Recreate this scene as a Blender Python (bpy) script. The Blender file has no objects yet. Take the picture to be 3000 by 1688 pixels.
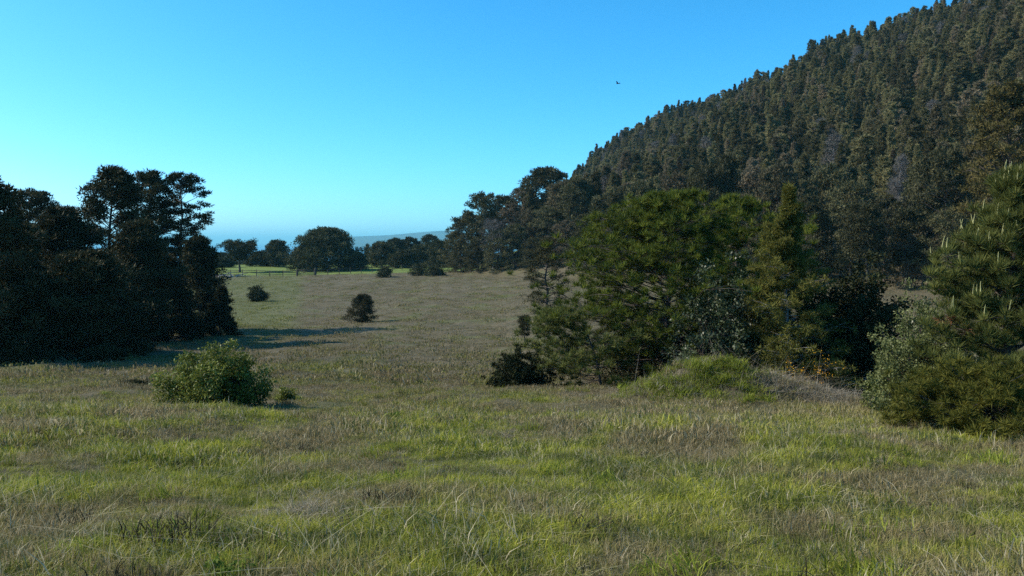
import bpy, math
import numpy as np
from mathutils import Vector

sc = bpy.context.scene
COL = sc.collection
R = math.radians
EYE = 1.65
FPX = 2496.0                       # focal length in pixels of the 3000 px wide photograph
PITCH = math.atan(135 / FPX)

# ------------------------------------------------------------------ camera, sky, sun, exposure
cam = bpy.data.cameras.new('camera')
cam.sensor_width = 36.0
cam.lens = 36.0 * FPX / 3000.0
cam.clip_start = 0.05
cam.clip_end = 90000
cam_o = bpy.data.objects.new('camera', cam)
COL.objects.link(cam_o)
cam_o.location = (0, 0, EYE)
cam_o.rotation_euler = (R(90) - PITCH, 0, 0)
sc.camera = cam_o

SUN_AZ, SUN_EL = -84.0, 37.0       # degrees from the view direction (negative = to the left)
world = bpy.data.worlds.new('World')
sc.world = world
world.use_nodes = True
wn = world.node_tree
sky = wn.nodes.new('ShaderNodeTexSky')
sky.sky_type = 'NISHITA'
sky.sun_disc = False
sky.sun_elevation = R(SUN_EL)
sky.sun_rotation = R(SUN_AZ)
sky.air_density = 0.62
sky.dust_density = 0.8
sky.ozone_density = 9.0
sep = wn.nodes.new('ShaderNodeSeparateColor')          # the phone camera's strong, cool rendering of the blue
comb = wn.nodes.new('ShaderNodeCombineColor')
wn.links.new(sky.outputs[0], sep.inputs[0])
for i, (gam, gain) in enumerate(((1.75, 0.50), (1.04, 1.34), (1.0, 1.30))):
    p_ = wn.nodes.new('ShaderNodeMath'); p_.operation = 'POWER'; p_.inputs[1].default_value = gam
    m_ = wn.nodes.new('ShaderNodeMath'); m_.operation = 'MULTIPLY'; m_.inputs[1].default_value = gain
    wn.links.new(sep.outputs[i], p_.inputs[0]); wn.links.new(p_.outputs[0], m_.inputs[0]); wn.links.new(m_.outputs[0], comb.inputs[i])
wn.links.new(comb.outputs[0], wn.nodes['Background'].inputs[0])
wn.nodes['Background'].inputs[1].default_value = 0.15

sun = bpy.data.lights.new('sun', 'SUN')
sun.energy = 4.4
sun.angle = R(0.5)
sun.color = (1.0, 0.92, 0.77)
sun_o = bpy.data.objects.new('sun', sun)
COL.objects.link(sun_o)
sv = Vector((math.sin(R(SUN_AZ)) * math.cos(R(SUN_EL)), math.cos(R(SUN_AZ)) * math.cos(R(SUN_EL)), math.sin(R(SUN_EL))))
sun_o.rotation_euler = (-sv).to_track_quat('-Z', 'Y').to_euler()
sun_o.location = sv * 300

sc.view_settings.view_transform = 'Standard'
sc.view_settings.look = 'None'
sc.view_settings.gamma = 1
sc.view_settings.exposure = 0.52
sc.view_settings.use_curve_mapping = False
sc.cycles.max_bounces = 3
sc.cycles.diffuse_bounces = 1
sc.cycles.glossy_bounces = 1
sc.cycles.transmission_bounces = 2
sc.cycles.transparent_max_bounces = 4
sc.cycles.volume_bounces = 0
sc.cycles.use_adaptive_sampling = True
sc.cycles.adaptive_threshold = 0.01
sc.cycles.use_denoising = False

# ------------------------------------------------------------------ helpers
def tag(o, label=None, cat=None, group=None, kind=None):
    if label: o['label'] = label
    if cat: o['category'] = cat
    if group: o['group'] = group
    if kind: o['kind'] = kind
    return o

def mesh(name, V, F, mats, tint=None, midx=None, smooth=False):
    """V (n,3), F (m,3) triangles -> mesh data"""
    V = np.ascontiguousarray(V, dtype=np.float32)
    F = np.ascontiguousarray(F, dtype=np.int32)
    me = bpy.data.meshes.new(name)
    me.vertices.add(len(V))
    me.vertices.foreach_set('co', V.ravel())
    me.loops.add(F.size)
    me.loops.foreach_set('vertex_index', F.ravel())
    me.polygons.add(len(F))
    me.polygons.foreach_set('loop_start', np.arange(0, F.size, 3, dtype=np.int32))
    if midx is not None:
        me.polygons.foreach_set('material_index', np.ascontiguousarray(midx, dtype=np.int32))
    if smooth:
        me.polygons.foreach_set('use_smooth', np.ones(len(F), dtype=bool))
    me.update(calc_edges=True)
    if tint is not None:
        a = me.attributes.new('tint', 'FLOAT', 'POINT')
        a.data.foreach_set('value', np.ascontiguousarray(tint, dtype=np.float32))
    for m in (mats if isinstance(mats, (list, tuple)) else [mats]):
        me.materials.append(m)
    return me

def obj(name, me, parent=None, loc=(0, 0, 0)):
    o = bpy.data.objects.new(name, me)
    COL.objects.link(o)
    o.parent = parent
    o.location = loc
    return o

def cat_mesh(parts):
    """list of (V,F) -> (V,F)"""
    Vs, Fs, n = [], [], 0
    for V, F in parts:
        Vs.append(V); Fs.append(np.asarray(F) + n); n += len(V)
    return np.concatenate(Vs), np.concatenate(Fs)

def sstep(a, b, x):
    q = np.clip((x - a) / (b - a), 0, 1)
    return q * q * (3 - 2 * q)

def norm(v):
    return v / (np.linalg.norm(v, axis=-1, keepdims=True) + 1e-9)

def tube(path, rad, sides=5, cap=True):
    path = np.asarray(path, float); k = len(path)
    rad = np.asarray(rad, float)
    tan = norm(np.gradient(path, axis=0))
    ref = np.where(np.abs(tan[:, 2:3]) > 0.9, np.array([[1.0, 0, 0]]), np.array([[0, 0, 1.0]]))
    a = norm(np.cross(tan, ref)); b = np.cross(tan, a)
    th = np.linspace(0, 2 * math.pi, sides, endpoint=False)
    V = (path[:, None, :] + rad[:, None, None] * (a[:, None, :] * np.cos(th)[None, :, None] + b[:, None, :] * np.sin(th)[None, :, None])).reshape(-1, 3)
    i = np.arange(k - 1)[:, None] * sides; j = np.arange(sides)[None, :]; j2 = (j + 1) % sides
    q = np.stack([i + j, i + j2, i + sides + j2, i + sides + j], -1).reshape(-1, 4)
    F = [q[:, [0, 1, 2]], q[:, [0, 2, 3]]]
    if cap:
        for base in (0, (k - 1) * sides):
            F.append(np.array([[base, base + m, base + m + 1] for m in range(1, sides - 1)]))
    return V, np.concatenate(F)

def box(c, s, rot=0.0):
    c = np.asarray(c, float); s = np.asarray(s, float) / 2
    P = np.array([[x, y, z] for x in (-1, 1) for y in (-1, 1) for z in (-1, 1)], float) * s
    ca, sa = math.cos(rot), math.sin(rot)
    P = np.stack([P[:, 0] * ca - P[:, 1] * sa, P[:, 0] * sa + P[:, 1] * ca, P[:, 2]], 1) + c
    F = np.array([[0, 1, 3], [0, 3, 2], [4, 6, 7], [4, 7, 5], [0, 4, 5], [0, 5, 1], [2, 3, 7], [2, 7, 6], [0, 2, 6], [0, 6, 4], [1, 5, 7], [1, 7, 3]])
    return P, F

# ------------------------------------------------------------------ terrain
_py = np.array([-1500, -300, -60, 0, 4, 8, 15, 25, 40, 60, 90, 130, 185, 230, 270, 310, 380, 460, 600, 1500, 4000.])
_pz = np.array([20, 6, 0.2, -1.65, -1.78, -2.25, -3.3, -4.7, -6.15, -7.6, -8.75, -9.0, -7.6, -6.9, -6.8, -9.5, -32, -62, -80, -110, -140.])
_ty = np.concatenate([np.arange(-1500, -60, 10), np.arange(-60, 620, 0.5), np.arange(620, 4000, 20)])
_tz = np.interp(_ty, _py, _pz)
_m = (_ty > -60) & (_ty < 610)
_k = np.ones(25) / 25
_sm = np.convolve(np.convolve(_tz[_m], _k, 'same'), _k, 'same')
_idx = np.where(_m)[0]
_tz[_idx[40:-40]] = _sm[40:-40]
_ct = np.array([-800, -300, -150, 0, 65, 201, 264, 330, 400, 480.])
_ch = np.array([110, 110, 100, 90, 80, 56, 41, 18, 3, 0.])

def st(x, y):
    rx, ry = x - 50.0, y - 100.0
    return rx * 0.776 + ry * 0.631, -rx * 0.631 + ry * 0.776

def hill_q(x, y):
    s, t = st(x, y)
    s0 = np.where(t > 95, (t - 95) * 0.85, 0.0)
    return (s - s0) / np.maximum(195 - s0, 60), s - s0, t

MOUND = (5.45, 23.3)
def H(x, y):
    x = np.asarray(x, float); y = np.asarray(y, float)
    b = np.interp(y, _ty, _tz)
    q, s, t = hill_q(x, y)
    mask = sstep(-45, 25, s) * (1 - sstep(330, 430, t))
    b = b * (1 - mask) + np.maximum(b, -8.0) * mask
    b = b + np.interp(t, [20, 85, 150], [3.0, 1.2, 0.2]) * sstep(-75, 0, s) * sstep(30, 80, y)
    g = np.where(q < 1, np.clip(q, 0, 1) ** 1.12, 1 - 0.35 * np.clip(q - 1, 0, 1.4) ** 1.5)
    b = b + (np.interp(t, _ct, _ch) + (1.8 * np.sin(t * 0.055 + 0.8) + 1.0 * np.sin(t * 0.16) + 4.0) * sstep(20, 120, s)) * g
    b = b + 2.0 * sstep(0, 40, s) * np.sin(x * 0.05 + 1.0) * np.sin(y * 0.045)
    # land to the left keeps level with the grove, then falls to the shore with the field
    w = 1 - sstep(120, 220, np.hypot(x, y))
    u = (0.10 * np.sin(x * 0.42 + 0.6 * np.sin(y * 0.31)) + 0.09 * np.sin(y * 0.55 + 1.3 * np.sin(x * 0.23))
         + 0.05 * np.sin(x * 1.3 + y * 0.9) + 0.04 * np.sin(1.9 * x - 1.4 * y + 2))
    b = b + u * sstep(2, 12, np.hypot(x, y)) * (0.4 + 0.6 * w)
    mx, my = (x - MOUND[0]), (y - MOUND[1])
    rough = 1 + 0.20 * np.sin(mx * 2.6 + 0.9) * np.sin(my * 2.3 + 0.5) + 0.13 * np.sin(mx * 5.3 + my * 3.7) + 0.08 * np.sin(mx * 9.1 - my * 7.3)
    b = b + (0.92 * np.exp(-np.abs(mx / 1.45) ** 2.4 - (my / 1.3) ** 2) + 0.42 * np.exp(-((mx - 2.3) / 1.3) ** 2 - ((my + 0.1) / 1.2) ** 2)) * rough
    return b + EYE

def X(px, d): return (px - 1500.0) / FPX * d * 1.0015
def Ztop(py, d): return EYE + d * math.tan(math.atan((844.0 - py) / FPX) - PITCH)
def spot(px, d):
    x = X(px, d); return x, d, float(H(x, d))
def tall(px, d, py): return Ztop(py, d) - spot(px, d)[2]
def wide(npx, d): return npx / FPX * d

# ------------------------------------------------------------------ materials
def new_mat(name):
    m = bpy.data.materials.new(name); m.use_nodes = True
    nt = m.node_tree; nt.nodes.clear()
    out = nt.nodes.new('ShaderNodeOutputMaterial')
    return m, nt, out

def N(nt, typ, **kw):
    n = nt.nodes.new(typ)
    for k, v in kw.items(): setattr(n, k, v)
    return n

def mixc(nt, f, a, b, blend='MIX'):
    n = N(nt, 'ShaderNodeMix', data_type='RGBA', blend_type=blend)
    for i, v in ((0, f), (6, a), (7, b)):
        if isinstance(v, bpy.types.NodeSocket): nt.links.new(v, n.inputs[i])
        elif i == 0: n.inputs[0].default_value = v
        else: n.inputs[i].default_value = (*v, 1)
    return n.outputs[2]

def math_n(nt, op, a, b=0.0, clamp=False):
    n = N(nt, 'ShaderNodeMath', operation=op, use_clamp=clamp)
    for i, v in ((0, a), (1, b)):
        if isinstance(v, bpy.types.NodeSocket): nt.links.new(v, n.inputs[i])
        else: n.inputs[i].default_value = v
    return n.outputs[0]

def maprange(nt, v, a, b, c=0.0, d=1.0):
    n = N(nt, 'ShaderNodeMapRange', interpolation_type='SMOOTHSTEP')
    nt.links.new(v, n.inputs[0])
    for i, q in enumerate((a, b, c, d)): n.inputs[i + 1].default_value = q
    return n.outputs[0]

def noise(nt, vec, scale, detail=3, rough=0.55):
    n = N(nt, 'ShaderNodeTexNoise')
    n.inputs['Scale'].default_value = scale; n.inputs['Detail'].default_value = detail; n.inputs['Roughness'].default_value = rough
    nt.links.new(vec, n.inputs['Vector'])
    return n.outputs[0]

def foliage(name, dark, light, transl=0.25, rough=0.6, spec=0.07, vary=0.35, tcol=None, odd=None):
    m, nt, out = new_mat(name)
    at = N(nt, 'ShaderNodeAttribute', attribute_name='tint')
    oi = N(nt, 'ShaderNodeObjectInfo')
    col = mixc(nt, at.outputs['Fac'], dark, light)
    if odd is not None:                                  # some individuals of the kind are of another hue
        f = maprange(nt, math_n(nt, 'FRACT', math_n(nt, 'MULTIPLY', oi.outputs['Random'], 7.31)), 0.66, 1.0, 0, 0.75)
        col = mixc(nt, f, col, odd)
    v = maprange(nt, oi.outputs['Random'], 0, 1, 1 - vary, 1 + vary)
    hs = N(nt, 'ShaderNodeHueSaturation')
    nt.links.new(col, hs.inputs['Color']); nt.links.new(v, hs.inputs['Value'])
    p = N(nt, 'ShaderNodeBsdfPrincipled')
    p.inputs['Roughness'].default_value = rough
    p.inputs['Specular IOR Level'].default_value = spec
    nt.links.new(hs.outputs[0], p.inputs['Base Color'])
    tr = N(nt, 'ShaderNodeBsdfTranslucent')
    if tcol is None: nt.links.new(hs.outputs[0], tr.inputs['Color'])
    else: tr.inputs['Color'].default_value = (*tcol, 1)
    mx = N(nt, 'ShaderNodeMixShader'); mx.inputs[0].default_value = transl
    nt.links.new(p.outputs[0], mx.inputs[1]); nt.links.new(tr.outputs[0], mx.inputs[2])
    nt.links.new(mx.outputs[0], out.inputs[0])
    return m

def plain(name, c1, c2, scale=3.0, rough=0.85, spec=0.2, bump=0.3, stretch=(1, 1, 1)):
    m, nt, out = new_mat(name)
    tc = N(nt, 'ShaderNodeTexCoord'); mp = N(nt, 'ShaderNodeMapping')
    mp.inputs['Scale'].default_value = stretch
    nt.links.new(tc.outputs['Object'], mp.inputs[0])
    f = noise(nt, mp.outputs[0], scale, 5, 0.65)
    col = mixc(nt, maprange(nt, f, 0.3, 0.7), c1, c2)
    p = N(nt, 'ShaderNodeBsdfPrincipled')
    p.inputs['Roughness'].default_value = rough; p.inputs['Specular IOR Level'].default_value = spec
    nt.links.new(col, p.inputs['Base Color'])
    bp = N(nt, 'ShaderNodeBump'); bp.inputs['Strength'].default_value = bump
    nt.links.new(f, bp.inputs['Height']); nt.links.new(bp.outputs[0], p.inputs['Normal'])
    nt.links.new(p.outputs[0], out.inputs[0])
    return m

M_BARK = plain('bark', (0.045, 0.035, 0.028), (0.11, 0.09, 0.075), 6, stretch=(1, 1, 0.25))
M_PALEBARK = plain('pale_bark', (0.16, 0.15, 0.14), (0.36, 0.34, 0.32), 8, stretch=(1, 1, 0.3))
M_WOOD = plain('weathered_wood', (0.03, 0.027, 0.024), (0.075, 0.066, 0.056), 4, stretch=(1, 1, 1))
M_STONE = plain('pale_stone', (0.30, 0.30, 0.29), (0.55, 0.54, 0.52), 5)
M_PINE = foliage('pine_needles', (0.028, 0.030, 0.012), (0.086, 0.080, 0.034), 0.10, vary=0.2)
M_EDGE = foliage('edge_needles', (0.048, 0.050, 0.022), (0.120, 0.112, 0.052), 0.16, vary=0.30, odd=(0.130, 0.100, 0.066))
M_CYPRESS = foliage('cypress_needles', (0.034, 0.040, 0.016), (0.070, 0.072, 0.030), 0.10, vary=0.2)
M_FOREST = foliage('hill_needles', (0.096, 0.093, 0.041), (0.210, 0.184, 0.082), 0.25, vary=0.5, odd=(0.180, 0.140, 0.095))
M_BRIGHTPINE = foliage('bright_pine_needles', (0.026, 0.046, 0.010), (0.185, 0.212, 0.028), 0.28, vary=0.05)
M_BLUEPINE = foliage('soft_pine_needles', (0.060, 0.078, 0.020), (0.175, 0.185, 0.050), 0.28, vary=0.05)
M_SPRUCE = foliage('spruce_needles', (0.080, 0.088, 0.018), (0.205, 0.192, 0.044), 0.28, vary=0.05)
M_GORSE = foliage('yew_needles', (0.056, 0.064, 0.012), (0.158, 0.150, 0.026), 0.22, vary=0.08)
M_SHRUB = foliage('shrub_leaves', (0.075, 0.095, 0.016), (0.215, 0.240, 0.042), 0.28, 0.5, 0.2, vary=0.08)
M_GLOSSY = foliage('glossy_leaves', (0.030, 0.044, 0.016), (0.080, 0.100, 0.040), 0.15, 0.42, 0.30, vary=0.08)
M_GREYGREEN = foliage('grey_green_leaves', (0.085, 0.105, 0.030), (0.215, 0.235, 0.085), 0.30, 0.5, 0.2, vary=0.08)
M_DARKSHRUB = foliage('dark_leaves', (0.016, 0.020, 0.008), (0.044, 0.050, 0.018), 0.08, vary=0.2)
M_FRESH = foliage('fresh_leaves', (0.090, 0.135, 0.020), (0.200, 0.250, 0.045), 0.35, vary=0.1)
M_FLOWER = foliage('yellow_petals', (0.42, 0.20, 0.012), (0.60, 0.34, 0.03), 0.2, vary=0.1)
M_BROWNLEAF = foliage('dead_needles', (0.13, 0.06, 0.03), (0.24, 0.11, 0.05), 0.2, vary=0.1)
M_GREYTWIG = foliage('grey_twigs', (0.085, 0.080, 0.072), (0.17, 0.16, 0.145), 0.05, vary=0.15)
M_CANDLE = plain('pine_candle', (0.24, 0.25, 0.10), (0.36, 0.34, 0.16), 9, 0.7)

def ground_mat():
    m, nt, out = new_mat('meadow_ground')
    geo = N(nt, 'ShaderNodeNewGeometry'); sep = N(nt, 'ShaderNodeSeparateXYZ')
    nt.links.new(geo.outputs['Position'], sep.inputs[0])
    x, y = sep.outputs[0], sep.outputs[1]
    P = geo.outputs['Position']
    n1, n2, n3, n4 = noise(nt, P, 0.05, 4), noise(nt, P, 0.45, 5, 0.65), noise(nt, P, 3.0, 4, 0.7), noise(nt, P, 0.16, 4)
    brown = mixc(nt, maprange(nt, n2, 0.35, 0.65), (0.085, 0.072, 0.042), (0.128, 0.108, 0.068))
    green = mixc(nt, maprange(nt, n2, 0.35, 0.65), (0.078, 0.090, 0.033), (0.115, 0.124, 0.052))
    # the grazed strip on the left of the track that leads to the gate, and the greener paddock behind the fence
    line = math_n(nt, 'ADD', x, math_n(nt, 'MULTIPLY', y, 0.238))
    line = math_n(nt, 'ADD', line, math_n(nt, 'MULTIPLY', math_n(nt, 'SUBTRACT', n4, 0.5), 5.0))
    left = maprange(nt, line, -0.2, -2.6)
    far = maprange(nt, y, 60, 95)
    pad = maprange(nt, y, 187, 195)
    f = math_n(nt, 'MAXIMUM', math_n(nt, 'MULTIPLY', left, far), math_n(nt, 'MULTIPLY', pad, 0.9))
    patch = maprange(nt, n4, 0.52, 0.66, 0, 0.75)
    f = math_n(nt, 'MAXIMUM', f, patch)
    col = mixc(nt, f, brown, green)
    dry = maprange(nt, n1, 0.5, 0.7, 0, 0.55)
    col = mixc(nt, dry, col, (0.150, 0.132, 0.092))
    col = mixc(nt, math_n(nt, 'MULTIPLY', pad, 0.9), col, (0.150, 0.215, 0.045))
    # thatch and soil between the stems close by
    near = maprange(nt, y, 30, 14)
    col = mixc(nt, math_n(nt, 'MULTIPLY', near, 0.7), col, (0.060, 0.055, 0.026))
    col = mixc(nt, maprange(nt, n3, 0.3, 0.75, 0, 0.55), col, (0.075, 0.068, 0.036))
    bp = N(nt, 'ShaderNodeBump'); bp.inputs['Strength'].default_value = 0.9; bp.inputs['Distance'].default_value = 0.25
    h = math_n(nt, 'ADD', math_n(nt, 'MULTIPLY', n2, 1.0), math_n(nt, 'MULTIPLY', n3, 0.5))
    nt.links.new(h, bp.inputs['Height'])
    p = N(nt, 'ShaderNodeBsdfPrincipled'); p.inputs['Roughness'].default_value = 0.95; p.inputs['Specular IOR Level'].default_value = 0.1
    nt.links.new(col, p.inputs['Base Color']); nt.links.new(bp.outputs[0], p.inputs['Normal'])
    nt.links.new(p.outputs[0], out.inputs[0])
    return m

def grass_mat(name='grass_blades', dry=0.0):
    m, nt, out = new_mat(name)
    geo = N(nt, 'ShaderNodeNewGeometry'); sep = N(nt, 'ShaderNodeSeparateXYZ')
    nt.links.new(geo.outputs['Position'], sep.inputs[0])
    x, y = sep.outputs[0], sep.outputs[1]
    P = geo.outputs['Position']
    at = N(nt, 'ShaderNodeAttribute', attribute_name='tint'); oi = N(nt, 'ShaderNodeObjectInfo')
    n1, n2, n4 = noise(nt, P, 0.5, 5, 0.65), noise(nt, P, 1.6, 4, 0.65), noise(nt, P, 0.16, 4)
    green = mixc(nt, maprange(nt, n2, 0.38, 0.62), (0.095, 0.120, 0.013), (0.330, 0.345, 0.028))
    brown = mixc(nt, oi.outputs['Random'], (0.155, 0.120, 0.046), (0.285, 0.232, 0.115))
    fb = math_n(nt, 'ADD', maprange(nt, n1, 0.42, 0.60, -0.25, 0.88), maprange(nt, y, 8, 27, -0.05, 0.50))
    fb = math_n(nt, 'ADD', fb, math_n(nt, 'MULTIPLY', maprange(nt, x, -1.0, 5.0, 0.0, 0.5), maprange(nt, y, 7.0, 14.0, 0.2, 1.0)))
    fb = math_n(nt, 'ADD', fb, maprange(nt, oi.outputs['Random'], 0, 1, -0.2 + dry, 0.2 + dry), True)
    line = math_n(nt, 'ADD', x, math_n(nt, 'MULTIPLY', y, 0.238))
    left = math_n(nt, 'MULTIPLY', maprange(nt, line, -0.2, -2.6), maprange(nt, y, 60, 95))
    gz = math_n(nt, 'MAXIMUM', left, maprange(nt, n4, 0.52, 0.66, 0, 0.75))
    gz = math_n(nt, 'MAXIMUM', gz, maprange(nt, y, 187, 195))
    gz = math_n(nt, 'MULTIPLY', gz, maprange(nt, y, 25, 45, 0.2, 0.9))
    fb = math_n(nt, 'MULTIPLY', fb, math_n(nt, 'SUBTRACT', 1.0, gz))
    col = mixc(nt, fb, green, brown)
    col = mixc(nt, at.outputs['Fac'], col, (0.48, 0.42, 0.27))
    col = mixc(nt, maprange(nt, y, 16, 42, 0.0, 0.45), col, mixc(nt, gz, (0.100, 0.082, 0.046), (0.085, 0.095, 0.030)))
    p = N(nt, 'ShaderNodeBsdfPrincipled'); p.inputs['Roughness'].default_value = 0.6; p.inputs['Specular IOR Level'].default_value = 0.12
    nt.links.new(col, p.inputs['Base Color'])
    tr = N(nt, 'ShaderNodeBsdfTranslucent'); nt.links.new(col, tr.inputs['Color'])
    mx = N(nt, 'ShaderNodeMixShader'); mx.inputs[0].default_value = 0.35
    nt.links.new(p.outputs[0], mx.inputs[1]); nt.links.new(tr.outputs[0], mx.inputs[2])
    nt.links.new(mx.outputs[0], out.inputs[0])
    return m

M_GROUND = ground_mat()
M_GRASS = grass_mat()
M_STRAW = foliage('dead_stems', (0.15, 0.128, 0.092), (0.40, 0.355, 0.265), 0.2, vary=0.2)

M_DEADTUFT = foliage('dead_tuft', (0.024, 0.020, 0.011), (0.140, 0.112, 0.064), 0.1, vary=0.15)  # dead blades; the dark tone also stands for shade in the lower-left hollows

def water_mat():
    m, nt, out = new_mat('sea_water')
    geo = N(nt, 'ShaderNodeNewGeometry')
    f = noise(nt, geo.outputs['Position'], 0.02, 5)
    bp = N(nt, 'ShaderNodeBump'); bp.inputs['Strength'].default_value = 0.4; bp.inputs['Distance'].default_value = 3.0
    nt.links.new(f, bp.inputs['Height'])
    p = N(nt, 'ShaderNodeBsdfPrincipled'); p.inputs['Base Color'].default_value = (0.01, 0.07, 0.13, 1)
    p.inputs['Roughness'].default_value = 0.25; p.inputs['IOR'].default_value = 1.33
    nt.links.new(bp.outputs[0], p.inputs['Normal']); nt.links.new(p.outputs[0], out.inputs[0])
    return m

# ------------------------------------------------------------------ ground, sea, headland
def axis(fine_a, fine_b, step, lo, hi, grow=1.12):
    c = list(np.arange(fine_a, fine_b + 1e-6, step)); s = step
    while c[-1] < hi: s *= grow; c.append(c[-1] + s)
    s = step
    while c[0] > lo: s *= grow; c.insert(0, c[0] - s)
    return np.array(c)

def grid_mesh(xs, ys, zf):
    gx, gy = np.meshgrid(xs, ys)
    V = np.stack([gx, gy, zf(gx, gy)], -1).reshape(-1, 3)
    nx, ny = len(xs), len(ys)
    i = (np.arange(ny - 1)[:, None] * nx + np.arange(nx - 1)[None, :]).ravel()
    F = np.concatenate([np.stack([i, i + 1, i + nx + 1], 1), np.stack([i, i + nx + 1, i + nx], 1)])
    return V, F

V, F = grid_mesh(axis(-14, 16, 0.3, -2500, 2500, 1.045), axis(0, 34, 0.3, -1400, 2600, 1.035), H)
g = obj('ground', mesh('ground', V, F, M_GROUND, smooth=True))
tag(g, 'rough meadow sloping down from the viewer to a field and wooded hill', kind='structure')

SEA_Z = -52.0
V, F = grid_mesh(np.linspace(-34000, 34000, 12), np.linspace(-20000, 40000, 12), lambda x, y: x * 0 + SEA_Z)
tag(obj('sea', mesh('sea', V, F, water_mat())), 'blue sea on the horizon beyond the trees', kind='structure')

def headland_z(x, y):
    ridge = np.interp(x, [-2080, -1980, -1880, -1500, -1178, -785, 500, 3000], [0, 95, 119, 145, 166, 190, 215, 250])
    ridge = ridge * np.exp(-((y - 9800) / 700) ** 2) + 6 * np.sin(x * 0.006 + y * 0.002) * np.exp(-((y - 9800) / 800) ** 2)
    return SEA_Z - 12 + ridge
V, F = grid_mesh(np.linspace(-2100, 2600, 90), np.linspace(8200, 11400, 26), headland_z)
M_HEAD = plain('headland_scrub', (0.020, 0.032, 0.022), (0.045, 0.055, 0.035), 0.004)
tag(obj('headland', mesh('headland', V, F, M_HEAD, smooth=True)), 'long hazy blue headland across the water', kind='structure')

def point_z(x, y):
    r = np.interp(x, [-330, -290, -240, -100, 100], [0, 14, 28, 34, 40])
    return SEA_Z - 6 + (r + 2 * np.sin(x * 0.09) * np.sin(y * 0.06)) * np.exp(-((y - 1150) / 120) ** 2)
V, F = grid_mesh(np.linspace(-350, 140, 60), np.linspace(880, 1450, 24), point_z)
M_POINT = plain('point_grass', (0.08, 0.10, 0.04), (0.16, 0.15, 0.08), 0.02)
tag(obj('hills', mesh('coastal_point', V, F, M_POINT, smooth=True)), 'low grassy coastal point behind the far trees', kind='structure')

# ------------------------------------------------------------------ foliage builder
def leaves(rng, C, Rad, n, length, width, mode='needle', up=0.25, spread=1.0):
    """n small faces for every clump centre C (k,3) with radii Rad (k,3). Returns V, F, tint."""
    k = len(C)
    d = norm(rng.normal(size=(k, n, 3)))
    rr = rng.random((k, n, 1)) ** 0.45
    if mode == 'star':
        rr = 0.12 + 0.15 * rng.random((k, n, 1))
        d[..., 2] = d[..., 2] * 0.8 + up
        d = norm(d)
    p = C[:, None, :] + d * rr * Rad[:, None, :] * spread
    tc = rng.random((k, 1)) ** 1.8; ti = np.clip(tc * 0.6 + rng.random((k, n)) * 0.4, 0, 1)
    ln = length * (0.65 + 0.7 * rng.random((k, n, 1)))
    if mode in ('needle', 'star'):
        dirv = norm(d + 0.45 * rng.normal(size=d.shape) * (1 if mode == 'needle' else 0.3) + np.array([0, 0, up]))
    else:
        dirv = norm(rng.normal(size=d.shape) + 0.5 * d)
    side = norm(np.cross(dirv, rng.normal(size=d.shape)))
    w = width * (0.7 + 0.6 * rng.random((k, n, 1)))
    if mode == 'leaf':
        a, b = p - dirv * ln * 0.5, p + dirv * ln * 0.5
        V = np.stack([a, p + side * w * 0.5, b, p - side * w * 0.5], 2).reshape(-1, 3)
        i = np.arange(k * n)[:, None] * 4
        F = np.concatenate([i + np.array([[0, 1, 2]]), i + np.array([[0, 2, 3]])])
        return V, F, np.repeat(ti.ravel(), 4)
    V = np.stack([p - side * w * 0.5, p + side * w * 0.5, p + dirv * ln], 2).reshape(-1, 3)
    F = np.arange(k * n * 3).reshape(-1, 3)
    return V, F, np.repeat(ti.ravel(), 3)

PROF = {
    'round': lambda g: np.sin(np.pi * np.clip(0.12 + 0.80 * g, 0, 1)) ** 0.7,
    'cone': lambda g: (1.02 - g) ** 0.85,
    'broad': lambda g: (1.02 - g) ** 0.62,
    'spire': lambda g: np.where(g < 0.9, 0.03 + 0.97 * (1 - g) ** 1.05, 0.05),
    'column': lambda g: np.where(g < 0.75, 0.85 + 0.15 * g, np.maximum(0.96 - 2.6 * (g - 0.75), 0.2)),
    'flat': lambda g: 0.35 + 0.65 * np.clip(g * 1.3, 0, 1) - 0.25 * np.clip(g - 0.85, 0, 1) * 4,
    'dome': lambda g: np.sqrt(np.clip(1.02 - g * g, 0.02, 1)),
    'tall': lambda g: np.interp(g, [0, 0.25, 0.6, 0.85, 1], [0.7, 1.0, 0.85, 0.6, 0.25]),
}

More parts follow.
